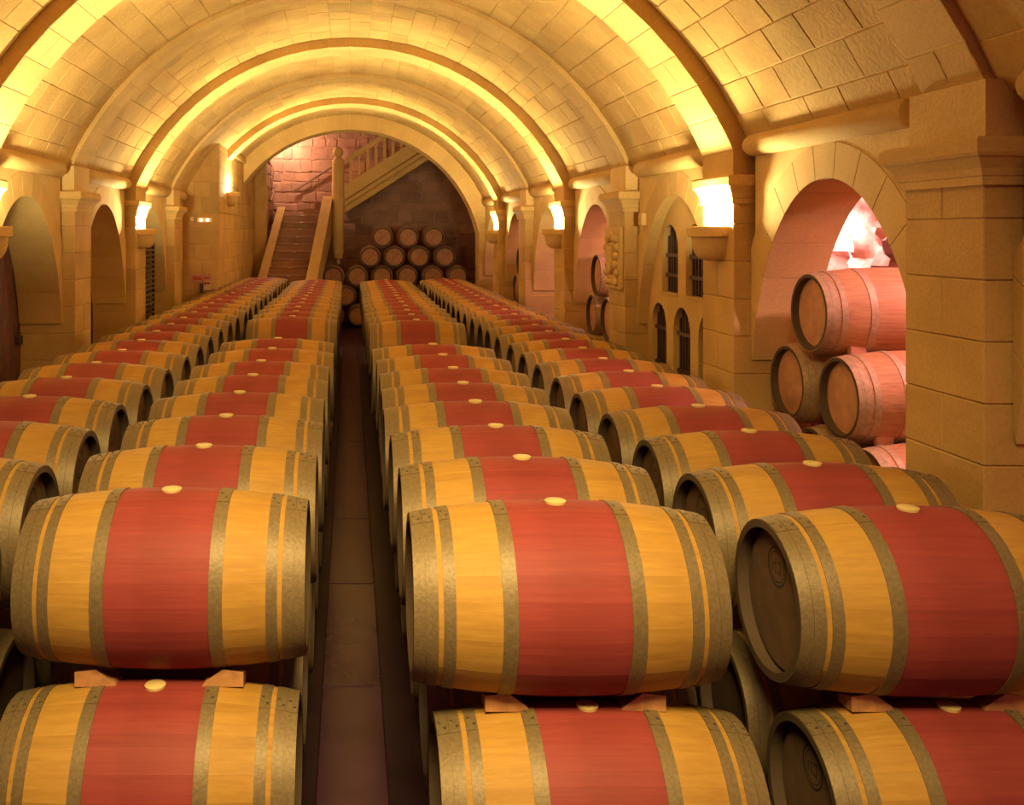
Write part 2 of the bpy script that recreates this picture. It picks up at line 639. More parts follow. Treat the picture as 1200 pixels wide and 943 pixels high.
# right wall
ps_r = piers_all + [END_PIER]
bays_r = bays_of(ps_r)
wall_right = tag(build('wall_right', wall_core(1, bays_r, [(p[0], p[1]) for p in ps_r] + []), M['mortar']),
                 'limestone arcade wall with barred windows and pink lit arches', kind='structure')
for (a, b, _) in bays_r:
    if b > 4:
        add_spandrel(wall_right, 1, a, b)
pier_objs = {}
for p in ps_r:
    pier_objs[(1, round(p[0], 2))] = add_pier(wall_right, 1, p[0], p[1], p[2])
# left wall: stops at the return wall before the stair
ps_l = [p for p in piers_all if p[0] < 15.5]
bays_l = bays_of(ps_l)
wall_left = tag(build('wall_left', wall_core(-1, bays_l, [(p[0], p[1]) for p in ps_l]), M['mortar']),
                'limestone arcade wall with dim empty arches', kind='structure')
for (a, b, _) in bays_l:
    if b > 6.8:
        add_spandrel(wall_left, -1, a, b)
for p in ps_l:
    pier_objs[(-1, round(p[0], 2))] = add_pier(wall_left, -1, p[0], p[1], p[2])
# closing backs, walls behind the camera
bk = MB()
bk.box(-3.55, -3.28, -1.2, 20, 0, SPR + 0.2)
tag(build('wall_niche_back', bk, M['plaster_pink']), 'rear wall of the dim arches', kind='structure')
for sx, nm in ((1, 'wall_entrance_right'), (-1, 'wall_entrance_left')):
    x0, x1 = sorted((sx * WALL, sx * BACK))
    tag(build(nm, MB().box(x0, x1, -1.2, 1.405, 0, SPR + 0.1), M['stone']), 'plain limestone wall at the entrance end', kind='structure')


# roll mouldings under the vault
def roll(sx, y0, y1, idx):
    mb = MB()
    n = 12
    rings = []
    for t, s in ((0, 0.55), (0.03, 0.9), (0.06, 1.0), (1, 0)):
        pass
    ys = [(y0, 0.6), (y0 + 0.015, 0.88), (y0 + 0.05, 1.0), (y1 - 0.05, 1.0), (y1 - 0.015, 0.88), (y1, 0.6)]
    for yy, s in ys:
        rings.append([(sx * (WALL - 0.01) + 0.078 * s * math.cos(2 * math.pi * k / n), yy, SPR + 0.0 + 0.078 * s * math.sin(2 * math.pi * k / n)) for k in range(n)])
    mb.quadloop(rings, True, True, True)
    tag(build('trim_%d' % idx, mb, M['stone_smooth'], None, True), 'rounded stone roll moulding at the springing of the vault', kind='structure')


for bi in range(2, len(edges) - 1, 2):
    y0, y1 = edges[bi], edges[bi + 1]
    for sx in (1, -1):
        if sx < 0 and y0 > 15:
            y1 = 16.15
        if sx < 0 and (y0 > 17 or y1 < 6):
            continue
        # roll stops short of the flat bands
        roll(sx, y0 + 0.03 + (0.15 if bi % 4 == 0 else 0.0), y1 - 0.03 - (0.15 if bi % 4 == 2 else 0.0), ti)
        ti += 1

# left return wall and the wall running on towards the stair
RX, RY = -2.2, 16.2
wr = MB()
wr.box(-3.36, RX - 0.014, RY + 0.014, 22.4, 0, ZC + 2.2)
wall_return = tag(build('wall_stair_side', wr, M['mortar']), 'limestone return wall beside the stair with signs on it', kind='structure')
z, i = 0.0, 0
while z < ZC + 1.95:
    ntop = z + CH
    cuts = [0, 0.31, 0.60] if i % 2 == 0 else [0, 0.18, 0.45, 0.60]
    for u, w in zip(cuts[:-1], cuts[1:]):
        build('stone', MB().box(-2.8 + u + 0.003, -2.8 + w - 0.003, RY, RY + 0.04, z + 0.003, ntop - 0.003, 0.006), M['stone'], wall_return)
    ys = [16.2 + 0.041, 17.3, 18.4, 19.4, 20.4, 21.4, 22.4] if i % 2 else [16.2 + 0.041, 16.8, 17.9, 18.9, 19.8, 20.9, 21.9, 22.4]
    for u, w in zip(ys[:-1], ys[1:]):
        build('stone', MB().box(RX - 0.04, RX, u + 0.003, w - 0.003, z + 0.003, ntop - 0.003, 0.006), M['stone'], wall_return)
    z += CH
    i += 1
# short piece of wall between the last left pier and the return
tag(build('wall_left_end', MB().box(-BACK, -WALL, 15.315, 16.25, 0, SPR + 0.15), M['stone']), 'plain limestone strip beside the signs', kind='structure')
# pier with a cap at the stair foot
sp_ = MB().box(-2.6, -1.95, 22.41, 22.9, 0, ZC + 4.2, 0.008)
wsp = tag(build('wall_stair_pier', sp_, M['stone']), 'square limestone pier at the stair mouth', kind='structure')
rings = []
for dz, e in ((1.72, 0.0), (1.72, 0.03), (1.77, 0.035), (1.82, 0.07), (1.90, 0.075), (1.90, 0.0)):
    rings.append([(-2.6, 22.41 - e, ZC + dz), (-1.95 + e, 22.41 - e, ZC + dz), (-1.95 + e, 22.9 + e, ZC + dz), (-2.6, 22.9 + e, ZC + dz)])
build('capital', MB().quadloop(rings, True, True, True), M['stone_smooth'], wsp)
# cornice strip on the wall towards the stair
tag(build('trim_%d' % ti, MB().box(RX - 0.02, RX + 0.05, 18.1, 20.3, ZC + 1.42, ZC + 1.52, 0.012), M['stone_smooth']), 'thin stone ledge on the wall beside the stair', kind='structure')
ti += 1

# ------------------------------------------------------------------ side passage behind the right wall
def rock_wall(x0, y0, y1, z0, z1, ny, nz, amp):
    mb = MB()
    from mathutils import noise
    rings = []
    for i in range(ny + 1):
        ring = []
        for k in range(nz + 1):
            y, z = y0 + (y1 - y0) * i / ny, z0 + (z1 - z0) * k / nz
            p = Vector((y * 2.6, z * 2.6, 3.1))
            d = noise.fractal(p, 1.1, 2.0, 3) * amp + abs(noise.noise(p * 1.7)) * amp * 0.8
            ring.append((x0 + d, y, z))
        rings.append(ring)
    mb.quadloop(rings, False)
    return mb


pw = rock_wall(4.75, 2.0, 21.0, 0, ZC + 1.7, 400, 70, 0.22)
tag(build('wall_passage', pw, M['rock'], None, True), 'rough hewn rock wall lit by a lamp behind the arch', kind='structure')
tag(build('wall_passage_roof', MB().box(3.16, 5.3, 1.5, 21.0, ZC + 1.2, ZC + 1.4), M['plaster_pink']), 'low roof of the side passage', kind='structure')
tag(build('wall_passage_end', MB().box(3.16, 5.3, 20.9, 21.1, 0, ZC + 1.3), M['plaster_pink']), 'end wall of the side passage', kind='structure')
tag(build('wall_passage_start', MB().box(3.16, 5.3, 1.5, 1.7, 0, ZC + 1.3), M['plaster_pink']), 'near end wall of the side passage', kind='structure')
# upper wall between passage roof and vault
tag(build('wall_upper_right', MB().box(3.16, 3.5, 1.5, 20.6, ZC + 0.6, ZC + 1.4), M['plaster_pink']), 'wall above the side passage', kind='structure')

# closed wall with barred windows in the second bay
WB = [b for b in bays_r if 7 < b[0] < 8][0]
ya, yb = WB[0], WB[1]
PX0, PX1 = 2.90, 3.03


def window_shape(c, half, z0, z1, n=10):
    """arched opening outline, counter-clockwise from the lower left"""
    pts = [(c - half, z0), (c + half, z0)]
    spring = z1 - half * 1.05
    for k in range(n + 1):
        t = math.pi * k / n
        pts.append((c + half * math.cos(t), spring + half * 1.05 * math.sin(t)))
    return pts


UPW = [(8.74, ZC - 0.55, ZC + 0.07), (8.11, ZC - 0.55, ZC + 0.07)]
LOW = [(9.05, 0.45, ZC - 0.66), (8.43, 0.45, ZC - 0.66), (7.81, 0.45, ZC - 0.66)]
HWIN = 0.215


def column_fill(mb, y0, y1, spans, zlo, zhi, x0, x1):
    """wall strip y0..y1, full between zlo and zhi"""
    mb.box(x0, x1, y0, y1, zlo, zhi)


def band_with_windows(mb, y0, y1, z0, z1, wins, x0, x1, n=12):
    """wall band with arched openings: strips between and above the openings"""
    cur = y0
    for (c, wz0, wz1) in sorted(wins):
        mb.box(x0, x1, cur, c - HWIN, z0, z1)
        if wz0 > z0:
            mb.box(x0, x1, c - HWIN, c + HWIN, z0, wz0)
        spring = wz1 - HWIN * 1.05
        rings = []
        for k in range(n + 1):
            t = math.pi * k / n
            y, zz = c - HWIN * math.cos(t), spring + HWIN * 1.05 * math.sin(t)
            rings.append([(x0, y, zz), (x1, y, zz), (x1, y, z1), (x0, y, z1)])
        mb.quadloop(rings, True, True, True)
        cur = c + HWIN
    mb.box(x0, x1, cur, y1, z0, z1)


wb = MB()
band_with_windows(wb, ya - 0.02, yb + 0.02, 0.0, ZC - 0.60, LOW, PX0, PX1)
band_with_windows(wb, ya - 0.02, yb + 0.02, ZC - 0.60, ZC + 0.40, UPW, PX0, PX1)
wall_bars = tag(build('wall_window_bay', wb, M['stone_smooth']), 'recessed limestone wall holding the barred arched windows', kind='structure')
tag(build('wall_window_back', MB().box(3.035, 3.07, ya - 0.01, yb + 0.01, 0, ZC + 0.25), M['dark']), 'dark boarding behind the barred windows', kind='structure')
wi = 1
for (c, z0, z1) in UPW + LOW:
    w = tag(empty('window_%d' % wi, (2.955, c, z0)), kind='structure')
    tag(w, ('upper' if z0 > 1 else 'lower') + ' arched window with iron bars in the limestone bay, ' + ['nearer pillar with carved plaque', 'nearer the wall sconce', 'nearest the plaque pillar', 'middle of three', 'nearest the sconce pilaster'][wi - 1])
    wi += 1
    spring = z1 - HWIN * 1.05
    for k in range(6):
        dy = -HWIN + 2 * HWIN * (k + 0.5) / 6
        top = spring + HWIN * 1.05 * math.sqrt(max(0.0, 1 - (dy / HWIN) ** 2))
        build('bar', MB().box(-0.009, 0.009, dy - 0.010, dy + 0.010, 0, top - z0), M['iron'], w)
    hs = [0.16, 0.34] if z0 > 1 else [0.3, 0.62, 0.95]
    for q in hs:
        build('cross_bar', MB().box(-0.022, -0.008, -HWIN, HWIN, q - 0.016, q + 0.016), M['iron'], w)
    # sill
    if z0 > 1:
        build('window_sill', MB().box(-0.07, 0.07, -HWIN, HWIN, -0.02, 0.004), M['stone_smooth'], w)

# stones of the recessed wall are smooth; carved plaque on the pillar
pl = empty('carved_plaque', (PIERX, 9.72, ZC - 0.57))
tag(pl, 'carved stone coat of arms plaque on the pillar beside the barred windows', 'plaque')
build('backing', MB().box(-0.035, 0.0, -0.27, 0.27, 0, 0.62, 0.006), M['stone_smooth'], pl)
rr_ = random.Random(3)


def blob(cx, cy, cz, rx, ry, rz, n=8, m=5):
    mb = MB()
    rings = []
    for i in range(m + 1):
        t = math.pi * i / m
        rings.append([(cx + rx * math.cos(t) * -1, cy + ry * max(0.02, math.sin(t)) * math.cos(2 * math.pi * k / n), cz + rz * max(0.02, math.sin(t)) * math.sin(2 * math.pi * k / n)) for k in range(n)])
    mb.quadloop(rings, True, True, True)
    return mb


shield = MB()
prof = [(-0.10, 0.44), (-0.10, 0.28), (-0.07, 0.20), (0.0, 0.14), (0.07, 0.20), (0.10, 0.28), (0.10, 0.44)]
shield.quadloop([[(-0.03, p[0], p[1]) for p in prof], [(-0.075, p[0] * 0.9, p[1] * 0.96 + 0.012) for p in prof]], True, True, True)
build('shield', shield, M['stone_smooth'], pl)
for sd in (-1, 1):
    for k in range(6):
        zz = 0.08 + k * 0.085
        build('scroll', blob(-0.04, sd * (0.165 + 0.03 * math.sin(k * 2.1)), zz, 0.035, 0.055, 0.045), M['stone_smooth'], pl, True)
for k in range(3):
    build('crest', blob(-0.045, -0.08 + 0.08 * k, 0.51 + (0.03 if k == 1 else 0), 0.035, 0.045, 0.05), M['stone_smooth'], pl, True)
build('ribbon', MB().box(-0.07, -0.03, -0.2, 0.2, 0.05, 0.10, 0.01), M['stone_smooth'], pl)
tag(build('junction_block', MB().box(WALL - 0.05, WALL, 9.10, 9.2, ZC + 0.06, ZC + 0.18, 0.006), M['stone_smooth']), 'small stone block on the wall above the barred windows', 'block')

# ------------------------------------------------------------------ wall sconces
def sconce(sx, xface, y, ztop, label, power):
    s = empty('wall_sconce', (xface, y, ztop - 0.25))
    tag(s, label, 'wall lamp', 'uplighter sconces on the pilasters')
    prof = [(0.00, 0.03), (0.002, 0.09), (0.02, 0.13), (0.06, 0.16), (0.12, 0.178), (0.178, 0.182), (0.18, 0.195), (0.25, 0.20), (0.25, 0.175), (0.17, 0.15), (0.10, 0.12), (0.06, 0.05), (0.055, 0.01)]
    n = 16
    rings = []
    for z, r in prof:
        rings.append([(-sx * r * math.sin(math.pi * k / n), -r * math.cos(math.pi * k / n), z) for k in range(n + 1)])
    mb = MB().quadloop(rings, True, True, True)
    build('bowl', mb, M['stone_smooth'], s, True)
    rimr = [[(-sx * r * math.sin(math.pi * k / n), -r * math.cos(math.pi * k / n), z) for k in range(n + 1)] for z, r in ((0.175, 0.20), (0.18, 0.212), (0.245, 0.212), (0.252, 0.205))]
    build('rim', MB().quadloop(rimr, False), M['stone_smooth'], s, True)
    build('bulb', blob(-sx * 0.09, 0, 0.17, 0.035, 0.05, 0.035), M['bulb'], s, True)
    lt = light('sconce_light', 'POINT', (-sx * 0.10, 0, 0.235), power, WARM, shadow_soft_size=0.07)
    lt.parent = s
    v = Vector((-xface * 0.93, 0, ZV + RRIB - ztop))
    sp = light('sconce_beam', 'SPOT', (-sx * 0.12, 0, 0.24), power * 1.9, WARM, shadow_soft_size=0.05, spot_size=R(75), spot_blend=0.8,
               rot=v.to_track_quat('-Z', 'Y').to_euler())
    sp.parent = s
    return s


names = {7.03: 'beside the barred windows', 12.36: 'beyond the carved plaque pillar', 17.69: 'nearest the stacked barrels'}
SP = 290
for y in RIBS[1:]:
    sconce(1, PIERX, y, ZC + 0.04, 'stone bowl uplighter sconce %s on the pink arcade wall' % names[round(y, 2)], SP)
sconce(-1, -PIERX, RIBS[1], ZC + 0.04, 'stone bowl uplighter sconce by the dark door arch', SP)
sconce(-1, -PIERX, RIBS[2], ZC + 0.04, 'stone bowl uplighter sconce above the dark slatted rack', SP)
sconce(-1, RX, RIBS[3] - 0.2, ZC + 0.72, 'stone bowl uplighter sconce on the wall beside the stair', SP * 0.8)

# ------------------------------------------------------------------ space behind the end arch: walls, stair
BW = 24.85
bwm = MB().box(-4.5, 4.5, BW, BW + 0.3, 0, ZC + 4.2)
wall_back = tag(build('wall_back', bwm, M['rubble']), 'rubble stone wall behind the stair and stacked barrels', kind='structure')
rb = random.Random(11)
z = 0.3
cnt = 0
while z < ZC + 3.4:
    h = rb.uniform(0.19, 0.33)
    x = -2.4 + rb.uniform(-0.2, 0)
    while x < 3.2:
        w = rb.uniform(0.22, 0.62)
        if in_view(x + w / 2, BW, z + h / 2, 20):
            j = lambda: rb.uniform(-0.035, 0.035)
            g = 0.012
            pts = [(x + g + j(), z + g + j()), (x + w * 0.5, z + g + j() * 0.7), (x + w - g + j(), z + g + j()), (x + w - g + j(), z + h - g + j()), (x + w * 0.45, z + h - g + j() * 0.7), (x + g + j(), z + h - g + j())]
            dp = rb.uniform(0.008, 0.028)
            build('stone', prism(pts, BW - dp, BW + 0.05, lambda p, d: (p[0], d, p[1]), 0.014), M['rubble'], wall_back)
        x += w
    z += h
# stairwell side wall on the left
SWX = -1.99
swm = MB().box(SWX - 0.5, SWX, 22.91, BW, 0, ZC + 4.2)
wall_sw = tag(build('wall_stairwell', swm, M['rubble']), 'rubble stone side wall of the stairwell with a handrail', kind='structure')
z = ZC - 0.4
while z < ZC + 3.3:
    h = rb.uniform(0.25, 0.4)
    y = 22.92
    while y < BW - 0.1:
        w = min(rb.uniform(0.35, 0.7), BW - y)
        j = lambda: rb.uniform(-0.03, 0.03)
        pts = [(y + 0.012, z + 0.012 + j()), (y + w - 0.012, z + 0.012 + j()), (y + w - 0.012, z + h - 0.012 + j()), (y + 0.012, z + h - 0.012 + j())]
        build('stone', prism(pts, SWX + rb.uniform(0.015, 0.04), SWX - 0.05, lambda p, d: (d, p[0], p[1]), 0.014), M['rubble'], wall_sw)
        y += w
    z += h
tag(build('wall_end_right', MB().box(3.3, 4.4, 20.6, BW, 0, ZC + 4.2), M['rubble']), 'stone side wall beside the stacked barrels', kind='structure')
tag(build('ceiling_stairwell', MB().box(-4.5, 4.5, 20.2, BW + 0.3, ZC + 4.2, ZC + 4.4), M['stone']), 'ceiling over the stairwell', kind='structure')
# wall above the end arch
ew = MB()
rings = []
for i in range(41):
    p = -PHI + 2 * PHI * i / 40
    a, b = arc_pt(RV + 0.1, p, 0), arc_pt(RV + 0.1, p, 0)
    rings.append([(a[0], 20.3, ZV + a[2]), (a[0], 20.6, ZV + a[2]), (a[0], 20.6, ZC + 4.3), (a[0], 20.3, ZC + 4.3)])
ew.quadloop(rings, True, True, True)
tag(build('wall_above_end_arch', ew, M['stone']), 'wall above the end arch', kind='structure')

# first flight, set slightly askew
YAW = R(-5.5)
st = empty('stone_staircase', (-1.52, 19.42, 0), (0, 0, YAW))
tag(st, 'stone staircase with solid parapets rising to a landing and turning right', 'staircase')
NS, RISE, RUN, SW = 16, 0.17, 0.262, 0.96
for i in range(NS):
    mb = MB().box(-SW / 2, SW / 2, i * RUN, (i + 1) * RUN + 0.12 * (i == 15) + 0.03, 0 if i == 0 else (i - 1) * RISE, i * RISE + RISE - 0.035)
    stp = build('step', mb, M['step'], st)
    build('nosing_stud', MB().box(-0.04, 0.04, i * RUN - 0.036, i * RUN - 0.03, (i + 1) * RISE - 0.024, (i + 1) * RISE - 0.010), M['stud'], stp)
    build('tread', MB().box(-SW / 2, SW / 2, i * RUN - 0.03, (i + 1) * RUN, (i + 1) * RISE - 0.035, (i + 1) * RISE, 0.008), M['step'], stp)
LD = NS * RUN
build('landing', MB().box(-SW / 2 - 0.2, SW / 2 + 0.10, LD + 0.12, LD + 1.15, NS * RISE - 0.2, NS * RISE), M['step'], st)
for sd, nm in ((-1, 'parapet'), (1, 'parapet')):
    x0, x1 = (-SW / 2 - 0.15, -SW / 2 - 0.01) if sd < 0 else (SW / 2 + 0.01, SW / 2 + 0.20)
    sl = RISE / RUN
    ys = [0.0, LD + 0.05]
    up = 0.40 if sd > 0 else 0.14
    rings = [[(x0, -0.1, 0), (x1, -0.1, 0), (x1, -0.1, up), (x0, -0.1, up)],
             [(x0, LD, max(0, LD * sl - 0.5)), (x1, LD, max(0, LD * sl - 0.5)), (x1, LD, LD * sl + up), (x0, LD, LD * sl + up)]]
    pr_ = build('parapet', MB().quadloop(rings, True, True, True), M['stone_smooth'], st)
    rings = [[(x0 - 0.025, -0.12, up), (x1 + 0.025, -0.12, up), (x1 + 0.025, -0.12, up + 0.06), (x0 - 0.025, -0.12, up + 0.06)],
             [(x0 - 0.025, LD, LD * sl + up), (x1 + 0.025, LD, LD * sl + up), (x1 + 0.025, LD, LD * sl + up + 0.06), (x0 - 0.025, LD, LD * sl + up + 0.06)]]
    build('coping', MB().quadloop(rings, True, True, True), M['stone_smooth'], pr_)
# two steps turning right at the landing
for k in range(2):
    build('step', MB().box(-0.05 + 0.28 * k, 0.62, LD + 0.2, LD + 1.1, NS * RISE + 0.17 * k, NS * RISE + 0.17 * (k + 1), 0.008), M['step'], st)

# second flight rising to the right
uf = empty('upper_stair_flight', (-0.13, 23.55, ZC + 0.46))
tag(uf, 'upper stair flight with stone balusters climbing over the stacked barrels', 'staircase')
SL = 0.64


def sloped(x0, x1, z0, z1, y0, y1):
    return MB().quadloop([[(x0, y0, z0 + SL * x0), (x0, y1, z0 + SL * x0), (x0, y1, z1 + SL * x0), (x0, y0, z1 + SL * x0)],
                          [(x1, y0, z0 + SL * x1), (x1, y1, z0 + SL * x1), (x1, y1, z1 + SL * x1), (x1, y0, z1 + SL * x1)]], True, True, True)


build('soffit_slab', sloped(0, 3.4, 0.0, 0.55, 0.12, 1.25), M['stone_smooth'], uf)
build('stringer', sloped(0, 3.4, 0.325, 0.68, 0.0, 0.2), M['stone_smooth'], uf)
build('stringer_moulding', sloped(0, 3.4, 0.18, 0.29, 0.03, 0.2), M['stone_smooth'], uf)
build('stringer_fillet', sloped(0, 3.4, 0.03, 0.145, 0.06, 0.2), M['stone_smooth'], uf)
build('handrail', sloped(0, 3.4, 1.20, 1.34, 0.0, 0.18), M['stone_smooth'], uf)
for k in range(15):
    bx = 0.15 + 0.208 * k
    b0, b1 = 0.66 + SL * bx, 1.23 + SL * bx
    rg = []
    for zz, s in ((b0, 0.04), (b0 + 0.06, 0.04), (b0 + 0.08, 0.03), (b0 + 0.3, 0.036), (b1 - 0.1, 0.03), (b1 - 0.05, 0.04), (b1, 0.04)):
        rg.append([(bx - s, 0.09 - s, zz), (bx + s, 0.09 - s, zz), (bx + s, 0.09 + s, zz), (bx - s, 0.09 + s, zz)])
    build('baluster', MB().quadloop(rg, True, True, True), M['stone_smooth'], uf)
# hanging newel post with ball and pendant
nw = empty('newel_post', (-0.29, 23.52, ZC - 0.52))
tag(nw, 'round limestone newel post with ball finial at the stair turn', 'newel post')


def lathe(prof, n=20):
    return MB().quadloop([[(r * math.cos(2 * math.pi * k / n), r * math.sin(2 * math.pi * k / n), z) for k in range(n)] for z, r in prof], True, True, True)


build('shaft', lathe([(0, 0.14), (0.82, 0.145), (0.83, 0.15), (0.85, 0.15), (0.86, 0.145), (2.15, 0.145), (2.22, 0.15), (2.28, 0.13), (2.36, 0.07)]), M['stone_smooth'], nw, True)
build('ball', lathe([(2.34 + 0.13 * (1 - math.cos(math.pi * k / 10)), max(0.004, 0.13 * math.sin(math.pi * k / 10))) for k in range(11)]), M['stone_smooth'], nw, True)
build('pendant', lathe([(-0.27, 0.004), (-0.26, 0.04), (-0.22, 0.055), (-0.17, 0.045), (-0.13, 0.05), (-0.11, 0.11), (-0.04, 0.115), (0.0, 0.14)]), M['stone_smooth'], nw, True)
# handrails on the stairwell walls
hr = empty('wall_handrail', (-1.45, BW - 0.1, ZC + 1.05))
tag(hr, 'dark steel handrail sloping up across the rubble back wall', 'handrail')
build('rail', MB().tube((0, 0, 0), (1.25, 0, 0.78), 0.022, 8), M['rail'], hr, True)
for t in (0.12, 0.85):
    build('bracket', MB().tube((1.25 * t, 0, 0.78 * t), (1.25 * t, 0.09, 0.78 * t - 0.05), 0.012, 6), M['rail'], hr)
hr = empty('wall_handrail', (SWX + 0.11, 22.95, ZC + 0.75))
tag(hr, 'dark steel handrail on the stairwell side wall', 'handrail')
build('rail', MB().tube((0, 0, 0), (0.0, 1.6, 0.45), 0.022, 8), M['rail'], hr, True)
for t in (0.1, 0.9):
    build('bracket', MB().tube((0, 1.6 * t, 0.45 * t), (-0.10, 1.6 * t, 0.45 * t - 0.05), 0.012, 6), M['rail'], hr)

# ------------------------------------------------------------------ fittings on the return wall
def at_return(x, y):
    return ((x - VX) * RY / F, ZC - (y - VY) * RY / F)


def wallbox(name, x0, x1, y0, y1, dep, mat, label, cat):
    a, zt = at_return(x0, y0)
    b, zb = at_return(x1, y1)
    o = empty(name, ((a + b) / 2, RY, zb))
    tag(o, label, cat)
    w, h = (b - a) / 2, zt - zb
    build('case', MB().box(-w, w, -dep, 0, 0, h, 0.006), M[mat], o)
    return o, w, h


o, w, h = wallbox('emergency_light', 232, 248, 255, 260.5, 0.06, 'exit_case', 'lit orange emergency light with two bulbs on the return wall', 'emergency light')
for sd in (-1, 1):
    build('bulb', blob(sd * w * 0.48, -0.065, h * 0.5, 0.024, 0.012, 0.024), M['exit_glow'], o, True)
o, w, h = wallbox('junction_box', 222.5, 227.5, 254, 259.5, 0.05, 'white_box', 'small pale junction box beside the emergency light', 'junction box')
build('lid', MB().box(-w * 0.8, w * 0.8, -0.058, -0.05, h * 0.12, h * 0.88, 0.003), M['white_box'], o)
o, w, h = wallbox('notice_board', 225, 238, 321.5, 330.5, 0.02, 'red_light_sign', 'faded red notice board on the return wall', 'sign')
build('panel', MB().box(-w * 0.8, w * 0.8, -0.026, -0.02, h * 0.25, h * 0.75), M['red_sign'], o)
o, w, h = wallbox('fire_notice', 238.6, 247, 321, 328, 0.02, 'red_light_sign', 'small faded sign beside the red notice board', 'sign')
build('panel', MB().box(-w * 0.75, w * 0.75, -0.026, -0.02, h * 0.2, h * 0.5), M['red_sign'], o)
o, w, h = wallbox('alarm_panel', 238.6, 247, 329, 340, 0.03, 'white_box', 'pale alarm panel with two round red buttons', 'alarm panel')
for sd in (-1, 1):
    build('button', MB().tube((sd * w * 0.45, -0.03, h * 0.76), (sd * w * 0.45, -0.055, h * 0.76), 0.028, 12), M['red_sign'], o)
o, w, h = wallbox('switch_strip', 234.5, 238, 332, 343, 0.04, 'rackdark', 'narrow dark switch strip below the red notice board', 'switch')
for k in range(3):
    build('switch', MB().tube((0, -0.04, h * (0.2 + 0.3 * k)), (0, -0.055, h * (0.2 + 0.3 * k)), 0.014, 8), M['red_sign'], o)

# ------------------------------------------------------------------ arched dark door in the first left niche
BL = [b for b in bays_l if 7 < b[0] < 8][0]
c, h = (BL[0] + BL[1]) / 2, (BL[1] - BL[0]) / 2
dr = empty('door_1', (-3.215, c, 0))
tag(dr, 'dark arched plank door deep in the left arch', kind='structure')
npl = 9
for k in range(npl):
    y0, y1 = -h + 2 * h * k / npl, -h + 2 * h * (k + 1) / npl
    ym = (y0 + y1) / 2
    top = ZS + ARB * math.sqrt(max(0, 1 - (max(abs(y0), abs(y1)) / h * 0.995) ** 2)) - 0.02
    top2 = ZS + ARB * math.sqrt(max(0, 1 - (min(abs(y0), abs(y1)) / h * 0.995) ** 2)) - 0.02
    ta, tb = (top, top2) if abs(y0) > abs(y1) else (top2, top)
    build('plank', prism([(y0 + 0.004, 0.01), (y1 - 0.004, 0.01), (y1 - 0.004, tb), (y0 + 0.004, ta)], 0.0, -0.05, lambda p, d: (d, p[0], p[1]), 0.006), M['dark_wood'], dr)
build('latch', MB().box(0.0, 0.05, h - 0.16, h - 0.06, ZC - 1.08, ZC - 1.00, 0.006), M['iron'], dr)


# dark slatted rack in the third left niche
def slat_rack(name, sx, y0, y1, xf, z0, z1, n, label):
    o = empty(name, (sx * xf, (y0 + y1) / 2, z0))
    tag(o, label, 'rack')
    hw = (y1 - y0) / 2
    for yy in (-hw + 0.02, hw - 0.02):
        for xx in (0.02, 0.26):
            build('upright', MB().box(sx * xx - 0.015, sx * xx + 0.015, yy - 0.02, yy + 0.02, 0, z1 - z0), M['rackdark'], o)
    for k in range(n):
        zz = (z1 - z0) * (k + 0.5) / n
        a, b = sorted((0.0, sx * 0.28))
        s = build('shelf', MB().box(a, b, -hw, hw, zz - 0.018, zz + 0.012), M['rackdark'], o)
        e0, e1 = sorted((-sx * 0.006, sx * 0.002))
        build('edge_strip', MB().box(e0, e1, -hw, hw, zz + 0.004, zz + 0.012), M['rackedge'], s)
    a, b = sorted((sx * 0.285, sx * 0.30))
    build('back_panel', MB().box(a, b, -hw, hw, 0, z1 - z0), M['rackdark'], o)
    return o


slat_rack('bottle_rack', -1, 13.2, 14.45, 2.92, 0.02, ZC - 0.16, 30, 'tall dark slatted bottle rack standing in the left arch')
slat_rack('bottle_rack', 1, 18.6, 19.6, 2.92, 0.02, ZC - 0.62, 20, 'low dark slatted rack in the arch nearest the stacked barrels')

# ------------------------------------------------------------------ barrels
BL_, RB, RH = 0.95, 0.298, 0.252
HL = BL_ / 2
CHIME = 0.042


def prad(x):
    t = abs(x) / HL
    return RB - (RB - RH) * (0.82 * t ** 2 + 0.18 * t ** 4)


XS = [-HL + BL_ * k / 14 for k in range(15)]


def ring_at(x, r, n):
    return [(x, r * math.sin(2 * math.pi * k / n), r * math.cos(2 * math.pi * k / n)) for k in range(n)]


def body_mesh(mat, n=36):
    mb = MB()
    prof = [(-HL + CHIME, RH - 0.03), (-HL, RH - 0.022)] + [(x, prad(x)) for x in XS] + [(HL, RH - 0.022), (HL - CHIME, RH - 0.03)]
    mb.quadloop([ring_at(x, r, n) for x, r in prof], True, False, False)
    return mb.mesh('body', M[mat], True, 40)


def hoop_mesh(x0, x1, mat, n=40, th=0.0035):
    mb = MB()
    xs = [x0, (x0 + x1) / 2, x1]
    rings = [ring_at(x0, prad(x0) - 0.004, n), ring_at(x0, prad(x0) + th, n), ring_at(xs[1], prad(xs[1]) + th, n), ring_at(x1, prad(x1) + th, n), ring_at(x1, prad(x1) - 0.004, n)]
    mb.quadloop(rings, True, False, False)
    return mb.mesh('hoop', M[mat], True, 40)


HOOPS = [(0.168, 0.212), (0.350, 0.386), (0.402, 0.4375), (0.4385, 0.4745)]


def head_mesh(sd, mat):
    mb = MB()
    x = sd * (HL - CHIME)
    n = 36
    mb.quadloop([ring_at(x - sd * 0.02, RH - 0.028, n), ring_at(x, RH - 0.028, n), ring_at(x + sd * 0.004, RH - 0.05, n)], True, True, True)
    return mb.mesh('head', M[mat], True, 30)


